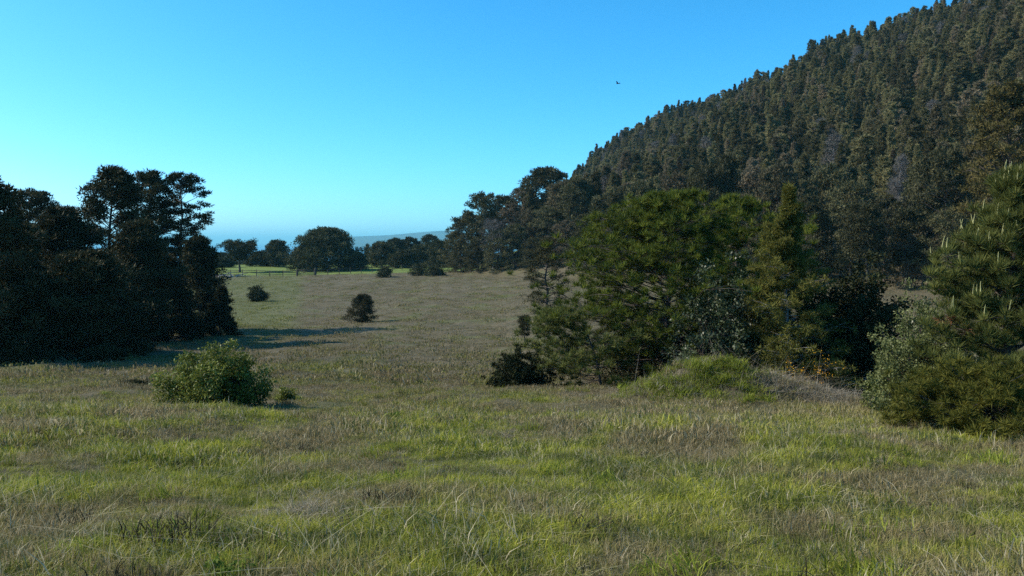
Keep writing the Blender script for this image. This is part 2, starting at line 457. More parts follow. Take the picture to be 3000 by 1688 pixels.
def tree(rng, h, r, cb=0.25, prof='round', nl=40, el=(5, 45), cl=0.5, flat=0.6, n=40, ll=0.2, lw=0.09, mode='needle', up=0.25,
         sub=3, tr=None, lean=(0, 0), droop=0.0, along=(1.0, 0.72), bias=None, twig=True, spread=1.0, stub=0, gap=None, limb=1.0, taper=0.0, rise=0.6, jit=0.0):
    """skeleton of trunk, limbs and twigs; leaf clumps around the outer limbs. Returns wood (V,F), leaf (V,F,tint)"""
    tr = tr or 0.016 * h + 0.02
    kk = 9
    tq = np.linspace(0, 1, kk)
    wob = np.cumsum(rng.normal(size=(kk, 2)) * 0.012 * h, axis=0); wob -= wob[0]
    path = np.stack([wob[:, 0] + lean[0] * tq ** 1.4, wob[:, 1] + lean[1] * tq ** 1.4, tq * h * 0.97], 1)
    wood = [tube(path, tr * (1 - 0.88 * tq) * np.where(tq == 0, 1.35, 1), 7)]
    C, Q = [path[-1] + [0, 0, cl * 0.1]], [0.75]
    P = PROF[prof]
    for i in range(nl):
        gg = (i + 0.5) / nl
        if gap and any(a < gg < b for a, b in gap): continue
        f = cb + (1 - cb) * gg
        p0 = np.array([np.interp(f * 0.985, tq, path[:, j]) for j in range(3)]); p0[2] = f * h * 0.955
        az = i * 2.39996 + rng.normal() * 0.35
        if bias is not None and rng.random() < bias[1]: az = bias[0] + rng.normal() * 0.9
        L = r * float(P(gg)) * rng.uniform(0.62, 1.12) * (1 + jit * math.sin(2.3 * az + 11.0 * gg))
        e = R(el[0] + (el[1] - el[0]) * gg + rng.normal() * 8)
        e = min(e, math.asin(min(max(rise * (h * 1.0 - cl * flat * 0.5 - p0[2]) / max(L, 0.01) - 0.10 + droop, -0.9), 0.95)))
        dv = np.array([math.cos(az) * math.cos(e), math.sin(az) * math.cos(e), math.sin(e)])
        q = np.linspace(0, 1, 5)[:, None]
        side = np.array([-math.sin(az), math.cos(az), 0]) * rng.normal() * 0.12
        lp = p0 + dv * L * q + side * L * q ** 2 + np.array([0, 0, 1.0]) * (0.16 - droop) * L * q ** 2
        lr = max(tr * 0.42 * (1 - f * 0.75) * limb, 0.006) * np.linspace(1, 0.22, 5)
        wood.append(tube(lp, lr, 4, False))
        at_ = lambda v: np.array([np.interp(v, q[:, 0], lp[:, j]) for j in range(3)])
        if rng.random() < stub: continue
        for v in along:
            C.append(at_(v) + rng.normal(size=3) * cl * 0.25); Q.append((0.85 + 0.4 * rng.random()) * (1 - taper * gg))
        for j in range(sub):
            v = rng.uniform(0.35, 0.98); b0 = at_(v)
            sa = az + rng.choice([-1, 1]) * rng.uniform(0.5, 1.2)
            sl = L * rng.uniform(0.22, 0.42)
            b1 = b0 + np.array([math.cos(sa), math.sin(sa), rng.uniform(-0.1, 0.4) - droop]) * sl
            if twig: wood.append(tube(np.array([b0, (b0 + b1) / 2 + [0, 0, 0.04 * sl], b1]), np.array([lr[3], lr[4], lr[4] * 0.5]), 3, False))
            C.append(b1); Q.append((0.7 + 0.5 * rng.random()) * (1 - taper * gg))
    C = np.array(C); Q = np.array(Q)[:, None]
    Rad = Q * cl * np.array([[1, 1, flat]]) * (0.8 + 0.4 * rng.random((len(C), 1)))
    return cat_mesh(wood), leaves(rng, C, Rad, n, ll, lw, mode, up, spread), (C, Rad)

def shrub(rng, h, r, ns=14, cl=0.25, n=50, ll=0.06, lw=0.03, mode='leaf', up=0.2, k=120, flat=0.8, hollow=0.5, skew=(0, 0), sides=1.0):
    """many stems rising from the ground, leaf clumps through a dome"""
    wood, C = [], []
    d = norm(np.stack([rng.normal(size=k), rng.normal(size=k), np.abs(rng.normal(size=k)) * 1.1 + 0.05], 1))
    rr = hollow + (1 - hollow) * rng.random((k, 1)) ** 0.6
    bump = 1 + 0.16 * np.sin(5 * np.arctan2(d[:, 1:2], d[:, 0:1]) + rng.random() * 6) + 0.10 * rng.normal(size=(k, 1))
    C = d * rr * bump * np.array([[r, r * sides, h - cl * flat]])
    C[:, 0] += skew[0] * C[:, 2] / h; C[:, 1] += skew[1] * C[:, 2] / h
    C[:, 2] = np.maximum(C[:, 2], cl * 0.35)
    pick = rng.choice(k, min(ns, k), replace=False)
    for i in pick:
        e = C[i]; b = np.array([e[0] * 0.12, e[1] * 0.12, -0.03]); m = (b + e) / 2 + np.array([-e[0] * 0.08, -e[1] * 0.08, 0.1 * h])
        wood.append(tube(np.array([b, m, e]), np.array([0.022, 0.014, 0.004]) * (h ** 0.6), 4, False))
        for j in range(3):
            e2 = C[rng.integers(k)]
            if np.linalg.norm(e2 - m) < 0.7 * max(h, r):
                wood.append(tube(np.array([m, (m + e2) / 2, e2]), np.array([0.010, 0.007, 0.003]) * (h ** 0.6), 3, False))
    Rad = cl * np.array([[1, 1, flat]]) * (0.7 + 0.6 * rng.random((k, 1)))
    return cat_mesh(wood), leaves(rng, C, Rad, n, ll, lw, mode, up), (C, Rad)

NTRI = [0]
def plant(name, data, mats, loc, label, cat, rz=0.0, group=None, parts=('trunk', 'crown')):
    (wv, wf), (lv, lf, lt) = data[0], data[1]
    NTRI[0] += len(wf) + len(lf)
    root = bpy.data.objects.new(name, None); COL.objects.link(root)
    root.empty_display_size = 0.3
    root.location = loc; root.rotation_euler = (0, 0, rz)
    tag(root, label, cat, group)
    obj(parts[0], mesh(parts[0], wv, wf, mats[0], smooth=True), root)
    obj(parts[1], mesh(parts[1], lv, lf, mats[1], tint=lt), root)
    return root

def copy_thing(src, loc, rz, scale, label, group=None):
    r = src.copy(); COL.objects.link(r)
    r.location = loc; r.rotation_euler = (0, 0, rz); r.scale = scale
    r['label'] = label
    if group: r['group'] = group
    for ch in src.children:
        c = ch.copy(); COL.objects.link(c); c.parent = r
    return r

def scatter(name, P, rot, scl, idx, variants, label, cat):
    """one 'stuff' object: variants instanced on points by geometry nodes"""
    me = bpy.data.meshes.new(name); me.vertices.add(len(P))
    me.vertices.foreach_set('co', np.ascontiguousarray(P, dtype=np.float32).ravel())
    for nm, typ, key, dat in (('rot', 'FLOAT_VECTOR', 'vector', rot), ('scl', 'FLOAT_VECTOR', 'vector', scl), ('idx', 'INT', 'value', idx)):
        a = me.attributes.new(nm, typ, 'POINT')
        a.data.foreach_set(key, np.ascontiguousarray(dat, dtype=np.int32 if typ == 'INT' else np.float32).ravel())
    me.update()
    o = obj(name, me); tag(o, label, cat, kind='stuff')
    coll = bpy.data.collections.new(name + '_kinds')
    for i, m in enumerate(variants):
        v = bpy.data.objects.new('%s_kind_%02d' % (name, i), m); coll.objects.link(v)
    ng = bpy.data.node_groups.new(name + '_nodes', 'GeometryNodeTree')
    ng.interface.new_socket('Geometry', in_out='INPUT', socket_type='NodeSocketGeometry')
    ng.interface.new_socket('Geometry', in_out='OUTPUT', socket_type='NodeSocketGeometry')
    gi, go = ng.nodes.new('NodeGroupInput'), ng.nodes.new('NodeGroupOutput')
    ci = ng.nodes.new('GeometryNodeCollectionInfo'); ci.inputs[0].default_value = coll
    ci.inputs[1].default_value = True; ci.inputs[2].default_value = True
    ip = ng.nodes.new('GeometryNodeInstanceOnPoints'); ip.inputs['Pick Instance'].default_value = True
    def attr(nm, dt):
        n = ng.nodes.new('GeometryNodeInputNamedAttribute'); n.data_type = dt; n.inputs[0].default_value = nm; return n.outputs[0]
    ng.links.new(gi.outputs[0], ip.inputs['Points']); ng.links.new(ci.outputs[0], ip.inputs['Instance'])
    ng.links.new(attr('idx', 'INT'), ip.inputs['Instance Index'])
    ng.links.new(attr('rot', 'FLOAT_VECTOR'), ip.inputs['Rotation']); ng.links.new(attr('scl', 'FLOAT_VECTOR'), ip.inputs['Scale'])
    ng.links.new(ip.outputs[0], go.inputs[0])
    md = o.modifiers.new('scatter', 'NODES'); md.node_group = ng
    return o

# ------------------------------------------------------------------ the forest on the hill
GD = 'dark conifers on the hillside'
rng = np.random.default_rng(7)
hill_kinds = []
for i in range(9):
    r_ = np.random.default_rng(100 + i)
    hh = 12.0
    pr = ['cone', 'spire', 'tall', 'cone', 'spire', 'cone', 'tall', 'round', 'spire'][i]
    w, l, _ = tree(r_, hh, r_.uniform(1.7, 2.3) * (1.25 if pr == 'spire' else 0.85 if pr in ('tall', 'round') else 1), cb=r_.uniform(0.08, 0.2), prof=pr, nl=60, el=(-14, 22), cl=0.50,
                   flat=0.5, n=32, ll=0.36, lw=0.145, sub=2, twig=False, up=0.25, taper=0.6)
    V, F = cat_mesh([w, (l[0], l[1])])
    mi = np.concatenate([np.zeros(len(w[1])), np.ones(len(l[1]))])
    ti = np.concatenate([np.zeros(len(w[0])), l[2]])
    hill_kinds.append(mesh('conifer', V, F, [M_BARK, M_FOREST], tint=ti, midx=mi))
    NTRI[0] += len(F)

r_ = np.random.default_rng(140)
w, l, _ = tree(r_, 12.0, 2.0, cb=0.15, prof='tall', nl=60, el=(-5, 40), cl=0.5, flat=0.6, n=14, ll=0.7, lw=0.06, sub=2, twig=False, up=0.2, taper=0.4, tr=0.2)
V, F = cat_mesh([w, (l[0], l[1])])
hill_kinds.append(mesh('dead_conifer', V, F, [M_PALEBARK, M_GREYTWIG], tint=np.concatenate([np.zeros(len(w[0])), l[2]]), midx=np.concatenate([np.zeros(len(w[1])), np.ones(len(l[1]))])))
# candidate spots on a jittered grid over the slope
gx, gy = np.meshgrid(np.arange(-60, 330, 3.1), np.arange(70, 480, 3.1))
gx = gx.ravel() + rng.uniform(-1.8, 1.8, gx.size); gy = gy.ravel() + rng.uniform(-1.8, 1.8, gy.size)
q, s, t = hill_q(gx, gy)
keep = (s > 16) & (q < 1.12) & (t < 345) & (gx / gy < 0.74) & (gx / gy > -0.12) & (t > -90)
gx, gy, s, q = gx[keep], gy[keep], s[keep], q[keep]
hz = H(gx, gy)
hs = rng.uniform(0.66, 1.12, len(gx)) * np.where(rng.random(len(gx)) < 0.08, 1.22, 1.0) * np.interp(s, [0, 40, 120, 200], [0.84, 0.84, 0.76, 0.72])
hw = hs * rng.uniform(0.80, 1.25, len(gx))
hw = hw * np.where(rng.random(len(gx)) < 0.12, 1.45, 1.0)
hid = np.where(rng.random(len(gx)) < 0.04, 9, rng.integers(0, 9, len(gx)))
hr = rng.uniform(0, 6.28, len(gx))
size = hs / np.hypot(gx, gy)
inview = (np.abs(gx / gy) < 0.605)
order = np.argsort(-(size * inview))
ind, rest = order[:285], order[285:]
for i in ind:
    o = obj('hill_conifer', hill_kinds[hid[i]])
    o.location = (gx[i], gy[i], hz[i] - 0.2); o.rotation_euler = (rng.normal() * 0.03, rng.normal() * 0.03, hr[i]); o.scale = (hw[i], hw[i], hs[i])
    if hid[i] == 9: tag(o, 'grey dead conifer among the dark ones on the lower slope of the hill', 'tree', 'grey dead conifers on the hillside')
    else: tag(o, 'one of the dark conifers crowding the lower slope of the wooded hill', 'tree', GD)
scatter('forest', np.stack([gx, gy, hz - 0.2], 1)[rest], np.stack([hr * 0, hr * 0, hr], 1)[rest], np.stack([hw, hw, hs], 1)[rest], hid[rest],
        hill_kinds, 'dense dark conifer forest covering the upper hillside to the skyline', 'forest')

# ------------------------------------------------------------------ trees along the forest edge and behind the fence
edge_src = []
for i in range(7):
    r_ = np.random.default_rng(300 + i)
    pr = ['tall', 'round', 'dome', 'tall', 'round', 'cone', 'dome'][i]
    cb = [0.28, 0.10, 0.03, 0.38, 0.05, 0.04, 0.03][i]
    edge_src.append(tree(r_, 12.0, [2.8, 3.4, 3.8, 3.0, 3.4, 3.0, 4.4][i], cb=cb, prof=pr, nl=46, el=(-4, 42), cl=0.80, flat=0.55, n=40, ll=0.36, lw=0.17, sub=4, taper=0.3, rise=0.35))
edge_root = [None] * 7
def edge_tree(k, px, d, top, hw_px, label, group=None, name='pine_tree', mat=M_EDGE, rz=None, fresh=False, r0=None):
    x, y, z = spot(px, d)
    h = tall(px, d, top); base_r = [2.8, 3.4, 3.8, 3.0, 3.4, 3.0, 4.4][k] + 0.4
    sx = wide(hw_px, d) / base_r; sz = h / 12.3
    rz = rng.uniform(0, 6.28) if rz is None else rz
    if edge_root[k] is None or fresh:
        o = plant(name, edge_src[k], (M_BARK, mat), (x, y, z - 0.1), label, 'tree', rz, group)
        o.scale = (sx, sx, sz)
        if not fresh: edge_root[k] = o
        return o
    return copy_thing(edge_root[k], (x, y, z - 0.1), rz, (sx, sx, sz), label, group)

edge_tree(2, 1335, 190, 672, 46, 'low dark tree at the tip of the wooded hill, next to the far bushes')
edge_tree(1, 1380, 182, 622, 58, 'broad dark tree leaning at the end of the forest edge')
edge_tree(4, 1412, 178, 556, 58, 'tallest dark tree at the open end of the forest edge')
edge_tree(0, 1478, 196, 566, 48, 'narrow dark pine behind the end of the forest edge')
edge_tree(1, 1520, 198, 545, 50, 'dark pine rising second from the end of the forest edge skyline')
edge_tree(3, 1592, 184, 480, 80, 'tall pine with long bare trunk standing at the forest edge')
edge_tree(0, 1652, 176, 520, 62, 'pine with straight bare trunk beside the tall pine at the forest edge')
edge_tree(3, 1702, 168, 510, 60, 'dark pine behind the bright green pine at the forest edge')
edge_tree(2, 1352, 186, 700, 40, 'low rounded dark tree filling the gap at the tip of the wooded hill', rz=1.0)
edge_tree(6, 1440, 184, 612, 52, 'dense dark tree filling the gap right of the tallest tree at the forest end', rz=2.0)
edge_tree(2, 1398, 176, 700, 44, 'low dense dark tree under the tallest tree at the forest end', rz=3.0)
edge_tree(6, 1500, 186, 590, 50, 'dense dark tree under the pines second from the end of the forest', rz=4.0)
GE = 'dense trees at the foot of the forest'
LE = 'dense dark tree in the low front row of the forest edge'
for k, px, d, top, hw_ in ((2, 1455, 172, 668, 50), (6, 1510, 170, 650, 55), (2, 1560, 166, 690, 45), (4, 1610, 172, 600, 55), (6, 1545, 176, 610, 50),
                           (6, 1660, 160, 640, 60), (2, 1720, 152, 620, 60), (4, 1765, 150, 560, 60), (0, 1820, 146, 540, 55), (1, 1880, 140, 520, 60),
                           (2, 1905, 132, 600, 60), (4, 1975, 132, 500, 65), (1, 2050, 126, 470, 70), (0, 2120, 128, 440, 60), (6, 2180, 116, 560, 75),
                           (4, 2215, 122, 480, 70), (1, 2290, 118, 470, 75), (2, 2370, 112, 560, 80), (4, 2430, 116, 470, 80), (1, 2490, 110, 520, 75),
                           (6, 2590, 106, 560, 75), (0, 2700, 104, 470, 70), (1, 2760, 100, 420, 90), (4, 2840, 100, 400, 95), (2, 2700, 98, 640, 80), (6, 2790, 94, 600, 90)):
    edge_tree(k, px, d, top, hw_, LE, GE)
edge_tree(3, 2545, 97, 585, 75, 'slim dark pine standing on the strip of open meadow at the right')
edge_tree(0, 2655, 99, 600, 70, 'dark pine beside the slim one on the right strip of meadow')
# far side of the fence
def far_tree(seed, px, d, top, hw_px, label, name='cypress_tree', **kw):
    x, y, z = spot(px, d); h = tall(px, d, top)
    a = dict(cb=0.05, prof='dome', nl=60, el=(-4, 50), cl=0.85, flat=0.6, n=40, ll=0.38, lw=0.18, sub=4, taper=0.25, rise=0.15); a.update(kw)
    dat = tree(np.random.default_rng(seed), h, wide(hw_px, d) * 0.92, **a)
    return plant(name, dat, (M_BARK, M_CYPRESS), (x, y, z - 0.1), label, 'tree')
far_tree(401, 703, 205, 706, 56, 'spreading flat-topped cypress with forked bare trunk behind the fence', cb=0.42, prof='flat', nl=46, el=(8, 36), tr=0.30, limb=1.8, stub=0.1, cl=0.9)
far_tree(402, 818, 235, 703, 34, 'upright dark tree between the flat-topped cypress and the large dome-shaped one', prof='round')
far_tree(403, 955, 212, 666, 102, 'large dome-shaped dark cypress behind the field gate', nl=220, cb=0.0, prof='dome', el=(-6, 30), n=44, cl=1.0)
far_tree(404, 885, 214, 722, 45, 'low spreading limb side tree at the foot of the large dome-shaped cypress', nl=36)
far_tree(405, 1040, 216, 738, 40, 'low dark tree tucked against the right side of the dome-shaped cypress', nl=36)
far_tree(406, 1076, 330, 712, 15, 'small pale conifer standing alone against the far headland', name='conifer', prof='cone', n=18)
far_tree(407, 1118, 232, 708, 52, 'rounded dark tree right of the small pale conifer', prof='dome')
far_tree(408, 1160, 262, 698, 44, 'mid-height rounded tree in the far row with sea haze behind', prof='dome')
far_tree(409, 1205, 270, 694, 42, 'hazy rounded tree in the far row left of the hill foot', prof='dome')
far_tree(410, 1260, 285, 686, 40, 'hazy far tree touching the foot of the hill')
far_tree(411, 1235, 240, 718, 44, 'low dark tree in front of the hazy far row')
far_tree(412, 1290, 225, 706, 44, 'low dark tree between the far row and the hill end')
far_tree(413, 765, 240, 738, 40, 'low dark bushy tree behind the forked cypress')
far_tree(414, 655, 232, 742, 34, 'low dark tree half hidden left of the flat-topped cypress')
far_tree(415, 1185, 222, 735, 40, 'squat dark tree behind the fence left of the round bushes')

# low scrub closing the gaps under the far tree row
GS = 'low dark scrub along the far edge of the paddock'
scrub0 = None
for px, d, top, hw_ in ((612, 262, 752, 34), (668, 258, 756, 36), (735, 262, 750, 36), (790, 256, 752, 34), (850, 262, 748, 36), (1035, 258, 752, 30), (1085, 262, 748, 34),
                        (1145, 256, 750, 34), (1200, 252, 748, 36), (1255, 246, 744, 36), (1310, 236, 742, 36)):
    x, y, z = spot(px, d); h = tall(px, d, top)
    if scrub0 is None:
        scrub0 = plant('scrub_bush', shrub(np.random.default_rng(450), 4.0, 4.0, ns=10, cl=0.9, n=60, ll=0.42, lw=0.18, k=90, mode='needle'), (M_BARK, M_CYPRESS), (x, y, z - 0.1),
                       'low dark scrub bush along the far edge of the green paddock', 'shrub', 0, GS, ('stems', 'foliage'))
        o = scrub0
    else:
        o = copy_thing(scrub0, (x, y, z - 0.1), rng.uniform(0, 6.28), (1, 1, 1), scrub0['label'], GS)
    o.scale = (wide(hw_, d) / 4.0, wide(hw_, d) / 4.0, h / 4.0)

# ------------------------------------------------------------------ the grove on the left
def grove(seed, px, d, top, hw_px, label, name='pine_tree', mat=M_PINE, **kw):
    x, y, z = spot(px, d); h = tall(px, d, top)
    a = dict(cb=0.12, prof='tall', nl=70, el=(-4, 45), cl=0.60, flat=0.5, n=64, ll=0.24, lw=0.09, sub=5, tr=0.013 * h + 0.05, taper=0.25, rise=0.35)
    a.update(kw)
    dat = tree(np.random.default_rng(seed), h, wide(hw_px, d) * 0.9, **a)
    return plant(name, dat, (M_BARK, mat), (x, y, z - 0.1), label, 'tree')
grove(501, -45, 46, 505, 135, 'dark pine cut off by the left edge of the picture')
grove(502, 112, 78, 548, 105, 'round-topped dark pine behind the grove, left of the tallest pine', prof='round')
grove(503, 250, 50, 735, 140, 'low dark pine at the front of the grove with branches near the grass', cb=0.08, prof='tall', nl=80, rise=0.5)
grove(504, 316, 66, 476, 122, 'tallest dark pine of the grove on the left', nl=90)
grove(505, 446, 80, 492, 66, 'slender dark pine next to the tallest one in the grove', prof='column', cb=0.30, nl=56)
grove(506, 528, 80, 494, 82, 'tall pine with bare trunk and layered branches on the grove side facing the field', cb=0.48, prof='round', nl=44, flat=0.36, el=(-2, 30), stub=0.08, cl=0.52, sub=4)
grove(507, 575, 76, 690, 78, 'broad low pine with drooping limbs at the field side of the grove', cb=0.06, prof='dome', nl=72, flat=0.45)
grove(508, 640, 72, 838, 52, 'small dark conical pine at the field end of the grove', cb=0.02, prof='cone', nl=44, cl=0.24, el=(-5, 25))
grove(509, 40, 55, 640, 130, 'dark middle-height pine near the left edge, in front of the round-topped one', cb=0.06)
grove(510, 195, 60, 600, 110, 'dark pine in the middle of the grove, in front of the tallest one', cb=0.06, nl=80)
grove(511, 405, 63, 640, 100, 'bushy dark pine below the tallest and the slender one', cb=0.08, prof='tall', nl=80, rise=0.5)
grove(512, 480, 70, 735, 90, 'low dark pine in front of the tall bare-trunked one', cb=0.03, prof='dome', nl=70)
grove(513, 95, 48, 800, 130, 'lowest dark pine at the front left of the grove', cb=0.06, prof='round', nl=80, rise=0.5)
grove(514, 340, 54, 820, 95, 'shaded low pine at the sunny edge of the grove front', cb=0.03, prof='dome', nl=70)
grove(515, -260, 52, 470, 150, 'unseen tall dark pine left of the picture edge, kept for its shadow')  # outside the view, kept as a source of shadow

# ------------------------------------------------------------------ shrubs and single trees of the field
def bush(seed, px, d, top, hw_px, label, mat, name='shrub', cat='shrub', bark=M_BARK, group=None, parts=('stems', 'foliage'), **kw):
    x, y, z = spot(px, d); h = tall(px, d, top)
    dat = shrub(np.random.default_rng(seed), h, wide(hw_px, d) * 0.95, **kw)
    return plant(name, dat, (bark, mat), (x, y, z - 0.03), label, cat, 0, group, parts)

bush(601, 622, 22.6, 1002, 160, 'large sunlit leafy shrub alone in the near meadow', M_SHRUB, ns=70, cl=0.26, n=100, ll=0.085, lw=0.045, k=250, hollow=0.5, bark=M_BARK)
bush(602, 380, 28, 1118, 42, 'small dark twiggy bush left of the large sunlit shrub', M_DARKSHRUB, ns=24, cl=0.14, n=36, ll=0.07, lw=0.03, k=60, mode='needle')
bush(603, 832, 24.8, 1122, 40, 'small fresh green weed right of the large sunlit shrub', M_SHRUB, name='weed', cat='plant', ns=14, cl=0.12, n=34, ll=0.08, lw=0.035, k=46, hollow=0.2)
bush(604, 755, 125, 833, 28, 'dark round bush alone on the grazed field near the fence', M_DARKSHRUB, name='bush', ns=14, cl=0.40, n=40, ll=0.3, lw=0.10, k=90, mode='needle')
def field_tree(seed, px, d, top, hw_px, label, mat, name='pine_tree', **kw):
    x, y, z = spot(px, d); h = tall(px, d, top)
    a = dict(cb=0.03, prof='dome', nl=60, el=(5, 60), cl=0.26, flat=0.7, n=46, ll=0.16, lw=0.05, sub=3, tr=0.02 * h + 0.01); a.update(kw)
    dat = tree(np.random.default_rng(seed), h, wide(hw_px, d) * 0.9, **a)
    return plant(name, dat, (M_BARK, mat), (x, y, z - 0.05), label, 'tree')
field_tree(605, 1062, 88, 862, 42, 'small dense young pine alone in the middle of the field', M_PINE, prof='dome', cl=0.25, el=(-10, 30), nl=64, n=44, rise=0.3, taper=0.1, jit=0.25)
field_tree(606, 1536, 60, 923, 24, 'tiny sapling with thin bare stem left of the bright pine', M_PINE, cb=0.35, prof='round', nl=30, cl=0.13, ll=0.09, lw=0.03)
field_tree(607, 1608, 62, 690, 66, 'thin dark pine with see-through crown left of the bright pine', M_PINE, cb=0.20, prof='tall', nl=52, cl=0.26, n=44, ll=0.15, lw=0.045, flat=0.5, el=(-5, 35))
field_tree(616, 2950, 78, 235, 150, 'olive brown big tree at the right edge of the hillside', foliage('rusty_needles', (0.060, 0.056, 0.018), (0.140, 0.112, 0.036), 0.12, vary=0.05),
           name='cypress_tree', prof='tall', nl=110, cl=0.62, n=60, ll=0.26, lw=0.10, sub=5, el=(-5, 45), flat=0.5, taper=0.3)
bush(608, 1528, 29.0, 1022, 96, 'dark juniper-like bush with feathery top in the meadow', M_DARKSHRUB, name='juniper_bush', ns=20, cl=0.24, n=64, ll=0.12, lw=0.032, k=420, mode='star', up=0.15, hollow=0.1)
bush(609, 1483, 28.5, 1128, 36, 'low bright green weed clump before the dark juniper-like bush', M_FRESH, name='weed', cat='plant', ns=8, cl=0.10, n=34, ll=0.07, lw=0.03, k=44, hollow=0.1)
bush(610, 1650, 28.5, 1120, 24, 'tiny dark weed between the juniper-like bush and the grassy mound', M_DARKSHRUB, name='weed', cat='plant', ns=8, cl=0.10, n=34, ll=0.07, lw=0.025, k=30, hollow=0.1)
bush(611, 920, 62, 1020, 12, 'tiny solitary weed in the brown middle of the field', M_SHRUB, name='weed', cat='plant', ns=6, cl=0.12, n=26, ll=0.12, lw=0.05, k=14, hollow=0.1)
for sd, px, d, top, hw_, lb in ((612, 1127, 172, 779, 24, 'small grey-green bush leaning on the fence'), (613, 1232, 178, 766, 36, 'round grey-green bush at the end of the fence'),
                                (614, 1275, 174, 769, 30, 'round bush in front of the hill foot, right of the fence end')):
    bush(sd, px, d, top, hw_, lb, M_CYPRESS, name='bush', ns=8, cl=0.5, n=36, ll=0.35, lw=0.14, k=70, mode='needle')
# shady bushes under the grove
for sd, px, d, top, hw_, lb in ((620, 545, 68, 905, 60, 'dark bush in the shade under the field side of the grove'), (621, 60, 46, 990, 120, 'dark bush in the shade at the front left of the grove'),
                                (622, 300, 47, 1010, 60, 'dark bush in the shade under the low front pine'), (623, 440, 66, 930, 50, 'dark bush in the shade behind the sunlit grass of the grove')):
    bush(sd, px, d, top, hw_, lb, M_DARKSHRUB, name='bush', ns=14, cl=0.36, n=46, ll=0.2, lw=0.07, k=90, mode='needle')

# ------------------------------------------------------------------ the thicket right of the middle
def big_pine():
    px, d = 1935, 30.5
    x, y, z = spot(px, d); h = tall(px, d, 545)
    w, l, c = tree(np.random.default_rng(701), h, wide(300, d), cb=0.08, prof='dome', nl=130, el=(-4, 45), rise=0.3, cl=0.25, flat=0.95, n=48, ll=0.20, lw=0.026, mode='star', up=0.5,
                   sub=11, tr=0.15, lean=(0.3, 0), along=(1.0, 0.88, 0.76, 0.64, 0.5, 0.36), bias=(math.pi, 0.35), limb=0.7, jit=0.32)
    return plant('pine_tree', (w, l), (M_BARK, M_BRIGHTPINE), (x, y, z - 0.1), 'large spreading pine with bright green needle tufts in the centre right', 'tree')
big_pine()
def low_pine():
    px, d = 1760, 29.0
    x, y, z = spot(px, d); h = tall(px, d, 900)
    w, l, c = tree(np.random.default_rng(702), h, wide(195, d), cb=0.15, prof='dome', nl=44, el=(-4, 40), cl=0.23, flat=0.9, n=48, ll=0.18, lw=0.024, mode='star', up=0.5,
                   sub=7, tr=0.06, lean=(-0.9, 0), along=(1.0, 0.8, 0.6), bias=(math.pi, 0.5))
    return plant('pine_tree', (w, l), (M_BARK, M_BLUEPINE), (x, y, z - 0.05), 'low leaning young pine under the large bright pine', 'tree')
low_pine()
def back_pine():
    px, d = 2150, 34
    x, y, z = spot(px, d); h = tall(px, d, 556)
    w, l, c = tree(np.random.default_rng(703), h, wide(200, d), cb=0.10, prof='dome', nl=84, el=(0, 45), rise=0.3, cl=0.28, flat=0.9, n=46, ll=0.22, lw=0.028, mode='star', up=0.5,
                   sub=7, tr=0.14, along=(1.0, 0.8, 0.6), limb=0.8, jit=0.32)
    return plant('pine_tree', (w, l), (M_BARK, M_BRIGHTPINE), (x, y, z - 0.1), 'darker pine standing behind between the large bright pine and the olive spruce', 'tree')
back_pine()
def spruce(seed, px, d, top, hw_px, label, mat):
    x, y, z = spot(px, d); h = tall(px, d, top)
    w, l, c = tree(np.random.default_rng(seed), h, wide(hw_px, d), cb=0.05, prof='spire', nl=130, el=(5, 42), cl=0.17, flat=0.55, n=46, ll=0.12, lw=0.024, taper=0.6, mode='needle', up=0.2,
                   sub=9, tr=0.075, along=(1.0, 0.85, 0.7, 0.55, 0.4), droop=0.10)
    return plant('spruce_tree', (w, l), (M_PALEBARK, mat), (x, y, z - 0.1), label, 'tree')
spruce(704, 2325, 26.0, 515, 200, 'olive green spruce with pale trunk and pointed top in the thicket', M_SPRUCE)
bush(705, 2105, 26.8, 775, 150, 'shrub with glossy broad leaves before the large bright pine', M_GLOSSY, ns=40, cl=0.26, n=54, ll=0.10, lw=0.055, k=260, hollow=0.4)
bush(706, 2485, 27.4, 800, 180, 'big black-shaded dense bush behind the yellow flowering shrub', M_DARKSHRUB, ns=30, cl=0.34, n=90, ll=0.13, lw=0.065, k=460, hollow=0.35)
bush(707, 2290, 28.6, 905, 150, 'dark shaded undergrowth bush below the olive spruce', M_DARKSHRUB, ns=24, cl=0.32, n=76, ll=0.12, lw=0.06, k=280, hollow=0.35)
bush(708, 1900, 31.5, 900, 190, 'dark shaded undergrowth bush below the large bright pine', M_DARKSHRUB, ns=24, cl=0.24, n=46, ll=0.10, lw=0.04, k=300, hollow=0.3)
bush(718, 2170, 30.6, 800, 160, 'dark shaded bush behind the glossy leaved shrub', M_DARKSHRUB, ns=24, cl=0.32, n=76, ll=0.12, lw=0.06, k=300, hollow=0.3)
def flowering():
    px, d = 2375, 24.6
    x, y, z = spot(px, d); h = tall(px, d, 1040)
    dat = shrub(np.random.default_rng(709), h, wide(105, d), ns=26, cl=0.15, n=40, ll=0.05, lw=0.025, k=120, hollow=0.3)
    o = plant('flowering_shrub', dat, (M_BARK, M_DARKSHRUB), (x, y, z - 0.03), 'shrub with orange yellow blossoms beside the dead grass of the mound', 'shrub', parts=('stems', 'foliage'))
    r_ = np.random.default_rng(710); C, Rad = dat[2]
    sel = C[(C[:, 2] > 0.35 * h) & (C[:, 0] < 0.55 * wide(105, d)) | (C[:, 2] > 0.7 * h)]
    sel = sel + np.array([0, -0.10, 0.06])
    V, F, ti = leaves(r_, sel, np.full((len(sel), 3), 0.17), 8, 0.045, 0.036, 'leaf')
    obj('blossoms', mesh('blossoms', V, F, M_FLOWER, tint=ti), o)
flowering()

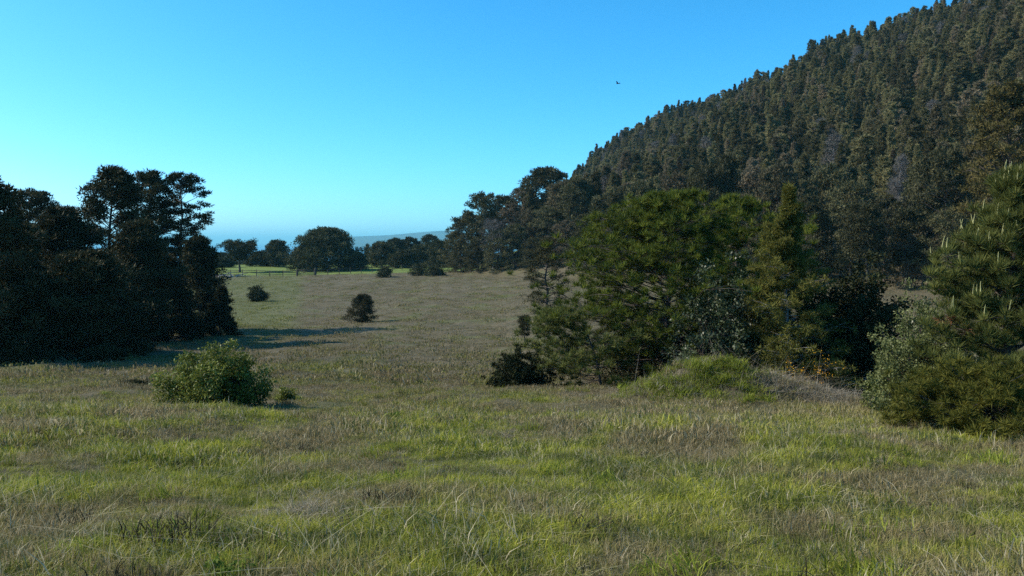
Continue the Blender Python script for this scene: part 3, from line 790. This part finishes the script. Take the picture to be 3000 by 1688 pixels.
# ------------------------------------------------------------------ the right edge
bush(711, 2700, 18.0, 880, 150, 'grey-green leafy shrub left of the pine with pale candles', M_GREYGREEN, ns=40, cl=0.17, n=60, ll=0.060, lw=0.034, k=400, hollow=0.4)
bush(712, 2705, 19.5, 820, 55, 'upright leafy shrub tip rising behind the grey-green shrub', M_GLOSSY, ns=20, cl=0.15, n=50, ll=0.07, lw=0.038, k=110, hollow=0.3)
bush(713, 2820, 18.0, 985, 130, 'shaded green shrub under the pine with pale candles', M_GREYGREEN, ns=30, cl=0.18, n=56, ll=0.065, lw=0.033, k=230, hollow=0.4)
bush(714, 2600, 19.2, 1065, 60, 'low weedy shrub beside the black-shaded bush', M_SHRUB, ns=16, cl=0.13, n=44, ll=0.06, lw=0.03, k=90, hollow=0.2)
def candle_pine():
    px, d = 2945, 16.5
    x, y, z = spot(px, d); h = tall(px, d, 478)
    w, l, (C, Rad) = tree(np.random.default_rng(715), h, wide(250, d), cb=0.03, prof='broad', nl=120, el=(-2, 50), cl=0.22, flat=1.0, n=64, ll=0.17, lw=0.016, mode='star', up=0.6,
                 sub=9, tr=0.10, along=(1.0, 0.86, 0.72, 0.58, 0.44), limb=0.8, jit=0.2)
    o = plant('pine_tree', (w, l), (M_BARK, M_BLUEPINE), (x, y, z - 0.1), 'young pine with pale upright candle shoots at the right edge', 'tree')
    r_ = np.random.default_rng(716)
    cv, cf = tube(np.array([[0, 0, 0], [0, 0, 0.10], [0.004, 0, 0.17], [0.006, 0, 0.21]]), np.array([0.010, 0.009, 0.007, 0.003]), 5)
    cme = mesh('candle', cv, cf, M_CANDLE, smooth=True)
    sel = np.where(C[:, 1] < 0.5)[0]
    for i in r_.permutation(sel)[:150]:
        for j in range(1 + (r_.random() < 0.5)):
            c = obj('candle', cme, o); c.location = C[i] + np.array([r_.normal() * 0.05, r_.normal() * 0.05, 0.12])
            c.rotation_euler = (r_.normal() * 0.12, r_.normal() * 0.12, 0); s_ = r_.uniform(0.45, 1.15); c.scale = (s_, s_, s_)
    sel = C[(C[:, 2] < 0.55 * h) & (C[:, 2] > 0.38 * h) & (C[:, 1] < 0) & (C[:, 0] < -0.2)][:5]
    if len(sel):
        V, F, ti = leaves(r_, sel, np.full((len(sel), 3), 0.13), 60, 0.13, 0.012, 'star', 0.0)
        obj('dead_needles', mesh('dead_needles', V, F, M_BROWNLEAF, tint=ti), o)
candle_pine()
bush(717, 2900, 12.3, 1060, 300, 'dense olive yellow evergreen bush in the right foreground', M_GORSE, name='evergreen_bush', ns=40, cl=0.15, n=60, ll=0.095, lw=0.012, k=1000, mode='star', up=0.25,
     hollow=0.62, flat=0.55, sides=0.8)

# ------------------------------------------------------------------ dead trees on the right
def snag(seed, px, d, top, label, r=1.6):
    x, y, z = spot(px, d); h = tall(px, d, top)
    r_ = np.random.default_rng(seed)
    w, l, (C, Rad) = tree(r_, h, r, cb=0.35, prof='tall', nl=26, el=(20, 60), cl=0.5, n=26, ll=0.5, lw=0.03, mode='needle', up=0.6, sub=5, tr=0.08)
    return plant('dead_tree', (w, l), (M_PALEBARK, M_GREYTWIG), (x, y, z - 0.1), label, 'tree', parts=('trunk', 'twigs'))
snag(801, 2622, 110, 520, 'pale leafless dead tree in front of the forest at the right', 1.7)
snag(802, 2715, 110, 575, 'shorter leafless grey tree right of the pale dead tree')
snag(803, 1445, 171, 640, 'grey leafless tree at the forest edge', 3.2)

# ------------------------------------------------------------------ fence and gate
FA = (X(872, 186), 186.0); FB = (X(923, 186), 186.0)
def beam(a, b, w, h):
    """a horizontal-ish squared rail from a to b"""
    a = np.array(a, float); b = np.array(b, float); t = norm(b - a); n = norm(np.cross(t, [0, 0, 1.0])) * w / 2; u = np.array([0, 0, h / 2])
    V = np.array([p + i * n + j * u for p in (a, b) for i in (-1, 1) for j in (-1, 1)])
    F = np.array([[0, 1, 3], [0, 3, 2], [4, 6, 7], [4, 7, 5], [0, 4, 5], [0, 5, 1], [2, 3, 7], [2, 7, 6], [0, 2, 6], [0, 6, 4], [1, 5, 7], [1, 7, 3]])
    return V, F
pv, pf = tube(np.array([[0, 0, -0.2], [0, 0, 0.6], [0.01, 0, 1.28], [0.01, 0, 1.32]]), np.array([0.085, 0.08, 0.075, 0.04]), 7)
POST = mesh('post', pv, pf, M_WOOD, smooth=False)
def fence(a, b, label, step=3.2, rails=(0.45, 0.85, 1.18), seed=0):
    r_ = np.random.default_rng(seed)
    a = np.array(a); b = np.array(b); L = np.linalg.norm(b - a); n = int(round(L / step))
    root = bpy.data.objects.new('field_fence', None); COL.objects.link(root); root.location = (a[0], a[1], float(H(*a)))
    tag(root, label, 'fence')
    pts = []
    for i in range(n + 1):
        p = a + (b - a) * i / n; p = p + r_.normal(size=2) * 0.06; z = float(H(*p)); pts.append(np.array([p[0], p[1], z]))
        o = obj('post', POST, root); o.location = Vector(pts[-1]) - root.location
        o.rotation_euler = (r_.normal() * 0.04, r_.normal() * 0.04, r_.random() * 6); o.scale = (1, 1, r_.uniform(0.9, 1.12))
    for i in range(n):
        for hgt in rails:
            if r_.random() < 0.06: continue
            V, F = beam(pts[i] + [0, -0.09, hgt + r_.normal() * 0.03], pts[i + 1] + [0, -0.09, hgt + r_.normal() * 0.03], 0.05, 0.12)
            obj('rail', mesh('rail', V - np.array(root.location), F, M_WOOD), root)
    return root
fence((FA[0] - 0.25, FA[1]), (X(600, 188), 188.0), 'weathered wooden fence running left from the gate to the grove', seed=1)
fence((FB[0] + 0.25, FB[1]), (X(1262, 214), 214.0), 'weathered wooden fence running right from the gate to the round bushes', seed=2, rails=(0.5, 1.1))
def gate():
    z = float(H((FA[0] + FB[0]) / 2, 186)); W = FB[0] - FA[0]
    root = bpy.data.objects.new('field_gate', None); COL.objects.link(root); root.location = (FA[0], 186, z)
    tag(root, 'wooden five-bar field gate closed in the far fence', 'gate')
    for hh in (0.22, 0.48, 0.74, 1.0, 1.26):
        obj('bar', mesh('bar', *beam((0.12, 0, hh), (W - 0.12, 0, hh), 0.05, 0.11), M_WOOD), root)
    for xx in (0.15, W - 0.15):
        obj('stile', mesh('stile', *box((xx, -0.06, 0.74), (0.12, 0.05, 1.2)), M_WOOD), root)
    obj('brace', mesh('brace', *beam((0.2, 0.06, 0.25), (W - 0.2, 0.06, 1.24), 0.04, 0.09), M_WOOD), root)
    for nm, xx, lb in (('gate_post', -0.08, 'thick gate post on the grove side of the gate'), ('gate_post', W + 0.08, 'thick gate post on the hill side of the gate')):
        V, F = tube(np.array([[0, 0, -0.2], [0, 0, 1.5], [0, 0, 1.62]]), np.array([0.16, 0.15, 0.07]), 8)
        o = obj(nm, mesh(nm, V, F, M_WOOD)); o.location = (FA[0] + xx, 186, float(H(FA[0] + xx, 186))); tag(o, lb, 'post', 'gate posts')
gate()
# pale fallen branches at the fence
def deadwood():
    x, y, z = spot(662, 184)
    r_ = np.random.default_rng(901); parts = []
    for i in range(16):
        a = r_.uniform(-0.5, 0.5) + (math.pi if i % 2 else 0); L = r_.uniform(1.2, 3.4)
        p0 = np.array([r_.uniform(-2.4, 2.4), r_.uniform(-0.6, 0.6), r_.uniform(0.1, 0.5)])
        p1 = p0 + np.array([math.cos(a) * L, math.sin(a) * L, r_.uniform(-0.1, 0.8)])
        parts.append(tube(np.array([p0, (p0 + p1) / 2 + r_.normal(size=3) * 0.15, p1]), np.array([0.16, 0.11, 0.03]) * r_.uniform(0.6, 1.2), 6))
    V, F = cat_mesh(parts)
    o = obj('brush_pile', mesh('brush_pile', V, F, M_PALEBARK, smooth=True), loc=(x, y, z)); tag(o, 'pile of pale fallen branches under the flat-topped cypress at the fence', 'brush pile')
deadwood()

# ------------------------------------------------------------------ bird, wires
def bird():
    d = 95.0; x = X(1806, d); z = Ztop(245, d)
    b = tube(np.array([[-0.20, 0, 0.0], [-0.13, 0, 0.0], [-0.02, 0, 0.0], [0.09, 0, 0.01], [0.15, 0, 0.03], [0.19, 0, 0.03], [0.225, 0, 0.02]]),
             np.array([0.012, 0.03, 0.055, 0.05, 0.032, 0.03, 0.004]), 8)
    V, F = [b[0]], [b[1]]; n = len(b[0])
    for s in (-1, 1):
        w = np.array([[0.09, 0.03 * s, 0.03], [-0.07, 0.03 * s, 0.03], [0.10, 0.16 * s, 0.11], [-0.08, 0.17 * s, 0.10], [0.02, 0.30 * s, 0.13], [-0.09, 0.30 * s, 0.12], [-0.12, 0.38 * s, 0.13]])
        w = np.concatenate([w, w - [0, 0, 0.012]])
        f = np.array([[0, 1, 3], [0, 3, 2], [2, 3, 5], [2, 5, 4], [4, 5, 6]])
        f = np.concatenate([f, f[:, ::-1] + 7, [[0, 2, 9], [0, 9, 7], [2, 4, 11], [2, 11, 9], [4, 6, 13], [4, 13, 11], [1, 8, 10], [1, 10, 3], [3, 10, 12], [3, 12, 5], [5, 12, 13], [5, 13, 6]]])
        V.append(w); F.append(f + n); n += len(w)
    t_ = np.array([[-0.17, -0.02, 0.01], [-0.17, 0.02, 0.01], [-0.31, 0.05, 0.01], [-0.31, -0.05, 0.01], [-0.17, -0.02, -0.005], [-0.17, 0.02, -0.005], [-0.31, 0.05, 0.0], [-0.31, -0.05, 0.0]])
    V.append(t_); F.append(np.array([[0, 1, 2], [0, 2, 3], [4, 6, 5], [4, 7, 6], [2, 6, 7], [2, 7, 3], [1, 5, 6], [1, 6, 2], [0, 3, 7], [0, 7, 4]]) + n)
    m = plain('dark_feathers', (0.012, 0.012, 0.012), (0.03, 0.028, 0.026), 20)
    o = obj('bird', mesh('bird', np.concatenate(V), np.concatenate(F), m), loc=(x, d, z)); o.rotation_euler = (0.3, 0.1, 2.4)
    tag(o, 'small dark bird flying in the blue sky left of the hill', 'bird')
bird()
M_WIRE = plain('wire', (0.02, 0.02, 0.02), (0.03, 0.03, 0.03), 1)
for dz, lb in ((0.0, 'lower of two thin power wires before the forest at the right'), (0.75, 'upper of two thin power wires before the forest at the right')):
    a = np.array([X(2440, 92), 92.0, Ztop(592, 92) + dz]); b = np.array([X(3120, 74), 74.0, Ztop(470, 74) + dz])
    qq = np.linspace(0, 1, 17)[:, None]
    pth = a + (b - a) * qq + np.array([0, 0, -1.0]) * 0.8 * 4 * qq * (1 - qq)
    tag(obj('power_wire', mesh('power_wire', *tube(pth, np.full(17, 0.012), 4), M_WIRE)), lb, 'wire')

# ------------------------------------------------------------------ grass
def blades(rng, n, rad, hmin, hmax, width, straw=0.15, lean=0.5, seg=2):
    """a tuft of bent blades; three triangles each"""
    a = rng.uniform(0, 6.283, n); rr = rad * np.sqrt(rng.random(n))
    b = np.stack([rr * np.cos(a), rr * np.sin(a), np.full(n, -0.02)], 1)
    hh = rng.uniform(hmin, hmax, n); da = rng.uniform(0, 6.283, n); ln = np.abs(rng.normal(size=n)) * lean
    dv = np.stack([np.cos(da), np.sin(da), np.zeros(n)], 1)
    up = np.array([[0, 0, 1.0]])
    mid = b + up * (hh * 0.6)[:, None] * (1 / np.sqrt(1 + (ln * 0.6) ** 2))[:, None] + dv * (hh * ln * 0.35)[:, None]
    tip = b + up * hh[:, None] * (1 / np.sqrt(1 + ln ** 2))[:, None] + dv * (hh * ln)[:, None]
    sa = rng.uniform(0, 6.283, n); sd = np.stack([np.cos(sa), np.sin(sa), np.zeros(n)], 1)
    w = (width * rng.uniform(0.6, 1.3, n))[:, None]
    V = np.stack([b - sd * w * 0.5, b + sd * w * 0.5, mid - sd * w * 0.42, mid + sd * w * 0.42, tip], 1).reshape(-1, 3)
    i = np.arange(n)[:, None] * 5
    F = np.concatenate([i + np.array([[0, 1, 3]]), i + np.array([[0, 3, 2]]), i + np.array([[2, 3, 4]])])
    t = np.where(rng.random(n) < straw, rng.uniform(0.5, 1.0, n), rng.uniform(0, 0.14, n))
    return V, F, np.repeat(t, 5)

rng = np.random.default_rng(55)
near_kinds = []
for i in range(8):
    V, F, t = blades(rng, 70, 0.12, 0.03, 0.11, 0.0055, [0.08, 0.1, 0.12, 0.3, 0.06, 0.15, 0.45, 0.1][i], [0.8, 1.1, 0.7, 1.3, 0.8, 1.5, 1.2, 0.9][i])
    near_kinds.append(mesh('grass_tuft', V, F, M_GRASS, tint=t)); NTRI[0] += len(F)
# tall seeding stems, and stems lying over
for i in range(4):
    V, F, t = blades(rng, 8, 0.16, 0.10, 0.22, 0.0045, [0.9, 0.6, 1.0, 0.9][i], [0.9, 1.6, 3.0, 4.0][i])
    near_kinds.append(mesh('grass_stems', V, F, M_GRASS, tint=t)); NTRI[0] += len(F)
mid_kinds = []
for i in range(6):
    V, F, t = blades(rng, 66, 0.28, 0.04, 0.13, 0.011, [0.08, 0.15, 0.2, 0.3, 0.1, 0.12][i], [0.8, 1.0, 0.7, 1.2, 1.3, 0.8][i])
    mid_kinds.append(mesh('grass_clump', V, F, M_GRASS, tint=t)); NTRI[0] += len(F)
far_kinds = []
for i in range(5):
    V, F, t = blades(rng, 44, 0.7, 0.04, 0.13, 0.040, [0.05, 0.12, 0.2, 0.3, 0.08][i], [0.5, 0.7, 0.4, 0.8, 0.9][i])
    far_kinds.append(mesh('grass_sward', V, F, M_GRASS, tint=t)); NTRI[0] += len(F)

def wedge(n, d0, d1, power=1.0, side=0.66, pad=2.0):
    d = d0 + (d1 - d0) * rng.random(n) ** power
    d = np.sqrt(d0 ** 2 + (d1 ** 2 - d0 ** 2) * rng.random(n)) if power == 1.0 else d
    x = rng.uniform(-1, 1, n) * (d * side + pad)
    return x, d

def put_grass(name, n, d0, d1, kinds, s0, s1, label, power=1.0, weights=None, lowx=None):
    x, y = wedge(n, d0, d1, power)
    z = H(x, y)
    # short and tall patches
    pt = 0.5 + 0.5 * np.sin(x * 1.3 + 1.7 * np.sin(y * 0.6)) * np.sin(y * 0.8 + 1.2 * np.sin(x * 0.5))
    s = rng.uniform(s0, s1, n) * (0.55 + 0.95 * pt)
    rot = np.stack([rng.normal(size=n) * 0.12, rng.normal(size=n) * 0.12, rng.uniform(0, 6.283, n)], 1)
    idx = rng.choice(len(kinds), n, p=weights)
    return scatter(name, np.stack([x, y, z], 1), rot, np.stack([s, s, s * rng.uniform(0.8, 1.25, n)], 1), idx, kinds, label, 'grass')
wt_ = np.array([1.0] * 8 + [0.14, 0.16, 0.15, 0.15]); wt_ /= wt_.sum()
put_grass('near_grass', 20000, 2.4, 13.0, near_kinds, 0.8, 1.35, 'green and straw-coloured meadow grass in the foreground', weights=wt_, power=1.35)
put_grass('meadow_grass', 16000, 11.0, 38.0, mid_kinds, 0.75, 1.3, 'olive and brown meadow grass on the slope around the near shrubs', power=1.25)
put_grass('field_grass', 16000, 33.0, 190.0, far_kinds, 0.8, 1.4, 'brownish short grass of the middle field', power=1.2)

# dead stems: thatch over the mound and scattered pale clumps in the meadow
straw_kinds = []
for i in range(5):
    V, F, t = blades(rng, 34, 0.28, 0.10, 0.28, 0.0065, 1.0, [1.8, 2.6, 1.4, 3.4, 2.2][i])
    straw_kinds.append(mesh('dead_stems', V, F, M_STRAW, tint=rng.random(len(V)))); NTRI[0] += len(F)
n = 820
x = np.concatenate([MOUND[0] + 2.4 + rng.normal(size=400) * 0.95, MOUND[0] - 0.5 + rng.normal(size=180) * 0.9, rng.uniform(-7, 10, 240)])
y = np.concatenate([MOUND[1] - 0.7 + rng.normal(size=400) * 0.55, MOUND[1] - 0.5 + rng.normal(size=180) * 0.6, rng.uniform(5, 30, 240)])
cl = rng.integers(0, 240, 240) // 8
cx, cy = rng.uniform(-1, 1, 30), rng.random(30)
yy = 5.0 + 27 * cy[cl] + rng.normal(size=240) * 0.25
x[580:] = cx[cl] * yy * 0.62 + rng.normal(size=240) * 0.3; y[580:] = yy
s = rng.uniform(0.6, 1.25, n); s[580:] *= 0.62
scatter('dead_grass', np.stack([x, y, H(x, y)], 1), np.stack([rng.normal(size=n) * 0.3, rng.normal(size=n) * 0.3, rng.uniform(0, 6.28, n)], 1), np.stack([s, s, s * 0.8], 1),
        rng.integers(0, 5, n), straw_kinds, 'pale tangled dead grass on the mound and in clumps over the meadow', 'dead grass')
# fresh growth covering the mound
V, F, t = blades(rng, 70, 0.25, 0.08, 0.22, 0.013, 0.08, 0.9)
M_FRESHGRASS = foliage('fresh_grass', (0.110, 0.145, 0.016), (0.290, 0.315, 0.045), 0.35, vary=0.3)
mk = [mesh('mound_growth', V, F, M_FRESHGRASS, tint=rng.random(len(V)))]
for hh_, st_ in ((0.28, 1.0), (0.24, 1.6), (0.14, 1.2)):
    V, F, t = blades(rng, 44, 0.26, 0.06, hh_, 0.012, 0.1, st_); mk.append(mesh('mound_growth', V, F, M_FRESHGRASS, tint=rng.random(len(V)) ** 1.5))
n = 900
x = MOUND[0] - 0.25 + rng.normal(size=n) * 0.9; y = MOUND[1] - 0.3 + rng.normal(size=n) * 0.9
kp = np.sin(x * 2.9 + 1.1) * np.sin(y * 3.3 + x) > -0.5
x, y = x[kp], y[kp]; n = len(x)
s = rng.uniform(0.7, 1.3, n)
scatter('mound_grass', np.stack([x, y, H(x, y)], 1), np.stack([rng.normal(size=n) * 0.2, rng.normal(size=n) * 0.2, rng.uniform(0, 6.28, n)], 1), np.stack([s, s, s], 1), rng.integers(0, 4, n), mk,
        'fresh green growth covering the low mound before the pine', 'grass')

# leafy weeds and dark dead tussocks in the meadow
def rosette(n, rad, hh, lw, up):
    V, F, t = leaves(rng, rng.normal(size=(14, 3)) * [[rad * 0.5, rad * 0.5, hh * 0.25]] + [[0, 0, hh * 0.4]], np.full((14, 3), rad * 0.45), n, 0.06, lw, 'leaf')
    V[:, 2] = np.maximum(V[:, 2], -0.02); return V, F, t
wk = []
for i in range(3):
    V, F, t = rosette(16, 0.16, 0.16, 0.030, 0.4); wk.append(mesh('weed', V, F, M_FRESH, tint=t))
for i in range(3):
    V, F, t = blades(rng, 130, 0.20, 0.06, 0.20, 0.008, 0.0, 0.7); wk.append(mesh('tussock', V, F, M_FRESHGRASS, tint=rng.random(len(V)) * 0.9))
for i in range(2):
    V, F, t = blades(rng, 120, 0.20, 0.06, 0.18, 0.007, 0.0, 1.2); wk.append(mesh('dead_tussock', V, F, M_DEADTUFT, tint=rng.random(len(V)) ** 1.5))
n = 520
x, y = wedge(n, 3.6, 32, 1.6)
s = rng.uniform(0.5, 1.25, n)
scatter('meadow_weeds', np.stack([x, y, H(x, y)], 1), np.stack([rng.normal(size=n) * 0.15, rng.normal(size=n) * 0.15, rng.uniform(0, 6.28, n)], 1), np.stack([s, s, s * 0.9], 1),
        rng.choice(8, n, p=[0.004, 0.003, 0.003, 0.25, 0.25, 0.25, 0.12, 0.12]), wk, 'low leafy weeds, green tussocks and dark dead tufts dotted over the meadow', 'weeds')

for px, d, sc_, lb in ((478, 5.9, 1.25, 'dead tussock coloured dark for a shaded hollow in the grass at the lower left'), (330, 4.75, 1.15, 'dead tussock coloured dark for a shaded hollow at the bottom edge, below the other one'),
                      (1135, 7.6, 1.0, 'dark tussock in the bright green patch below the middle')):
    V, F, t = blades(rng, 460, 0.26, 0.05, 0.20, 0.007, 0.0, 1.6)  # lower-left tussocks carry the shade of hollows in their dark colour
    o = obj('dead_tussock', mesh('dead_tussock', V, F, M_DEADTUFT, tint=rng.random(len(V)) ** 2)); o.location = spot(px, d); o.scale = (sc_, sc_, sc_)
    tag(o, lb, 'tussock')

# ------------------------------------------------------------------ air
def haze():
    V, F = box((0, 10000, (SEA_Z - 170 + 170) / 2 + 0), (69000, 61000, 0))
    lo, hi = -150.0, 175.0
    V, F = box((0, 10000, (lo + hi) / 2), (69000, 61000, hi - lo))
    m, nt, out = new_mat('air')
    v = N(nt, 'ShaderNodeVolumePrincipled')
    v.inputs['Color'].default_value = (0.32, 0.84, 1.0, 1)
    v.inputs['Density'].default_value = 0.9e-4
    v.inputs['Anisotropy'].default_value = 0.0
    nt.links.new(v.outputs[0], out.inputs['Volume'])
    tag(obj('haze', mesh('haze', V, F, m)), 'thin bluish sea haze in the air', 'haze', kind='stuff')
HAZE = True
if HAZE: haze()
print('TRIANGLES', NTRI[0], 'OBJECTS', len(bpy.data.objects))
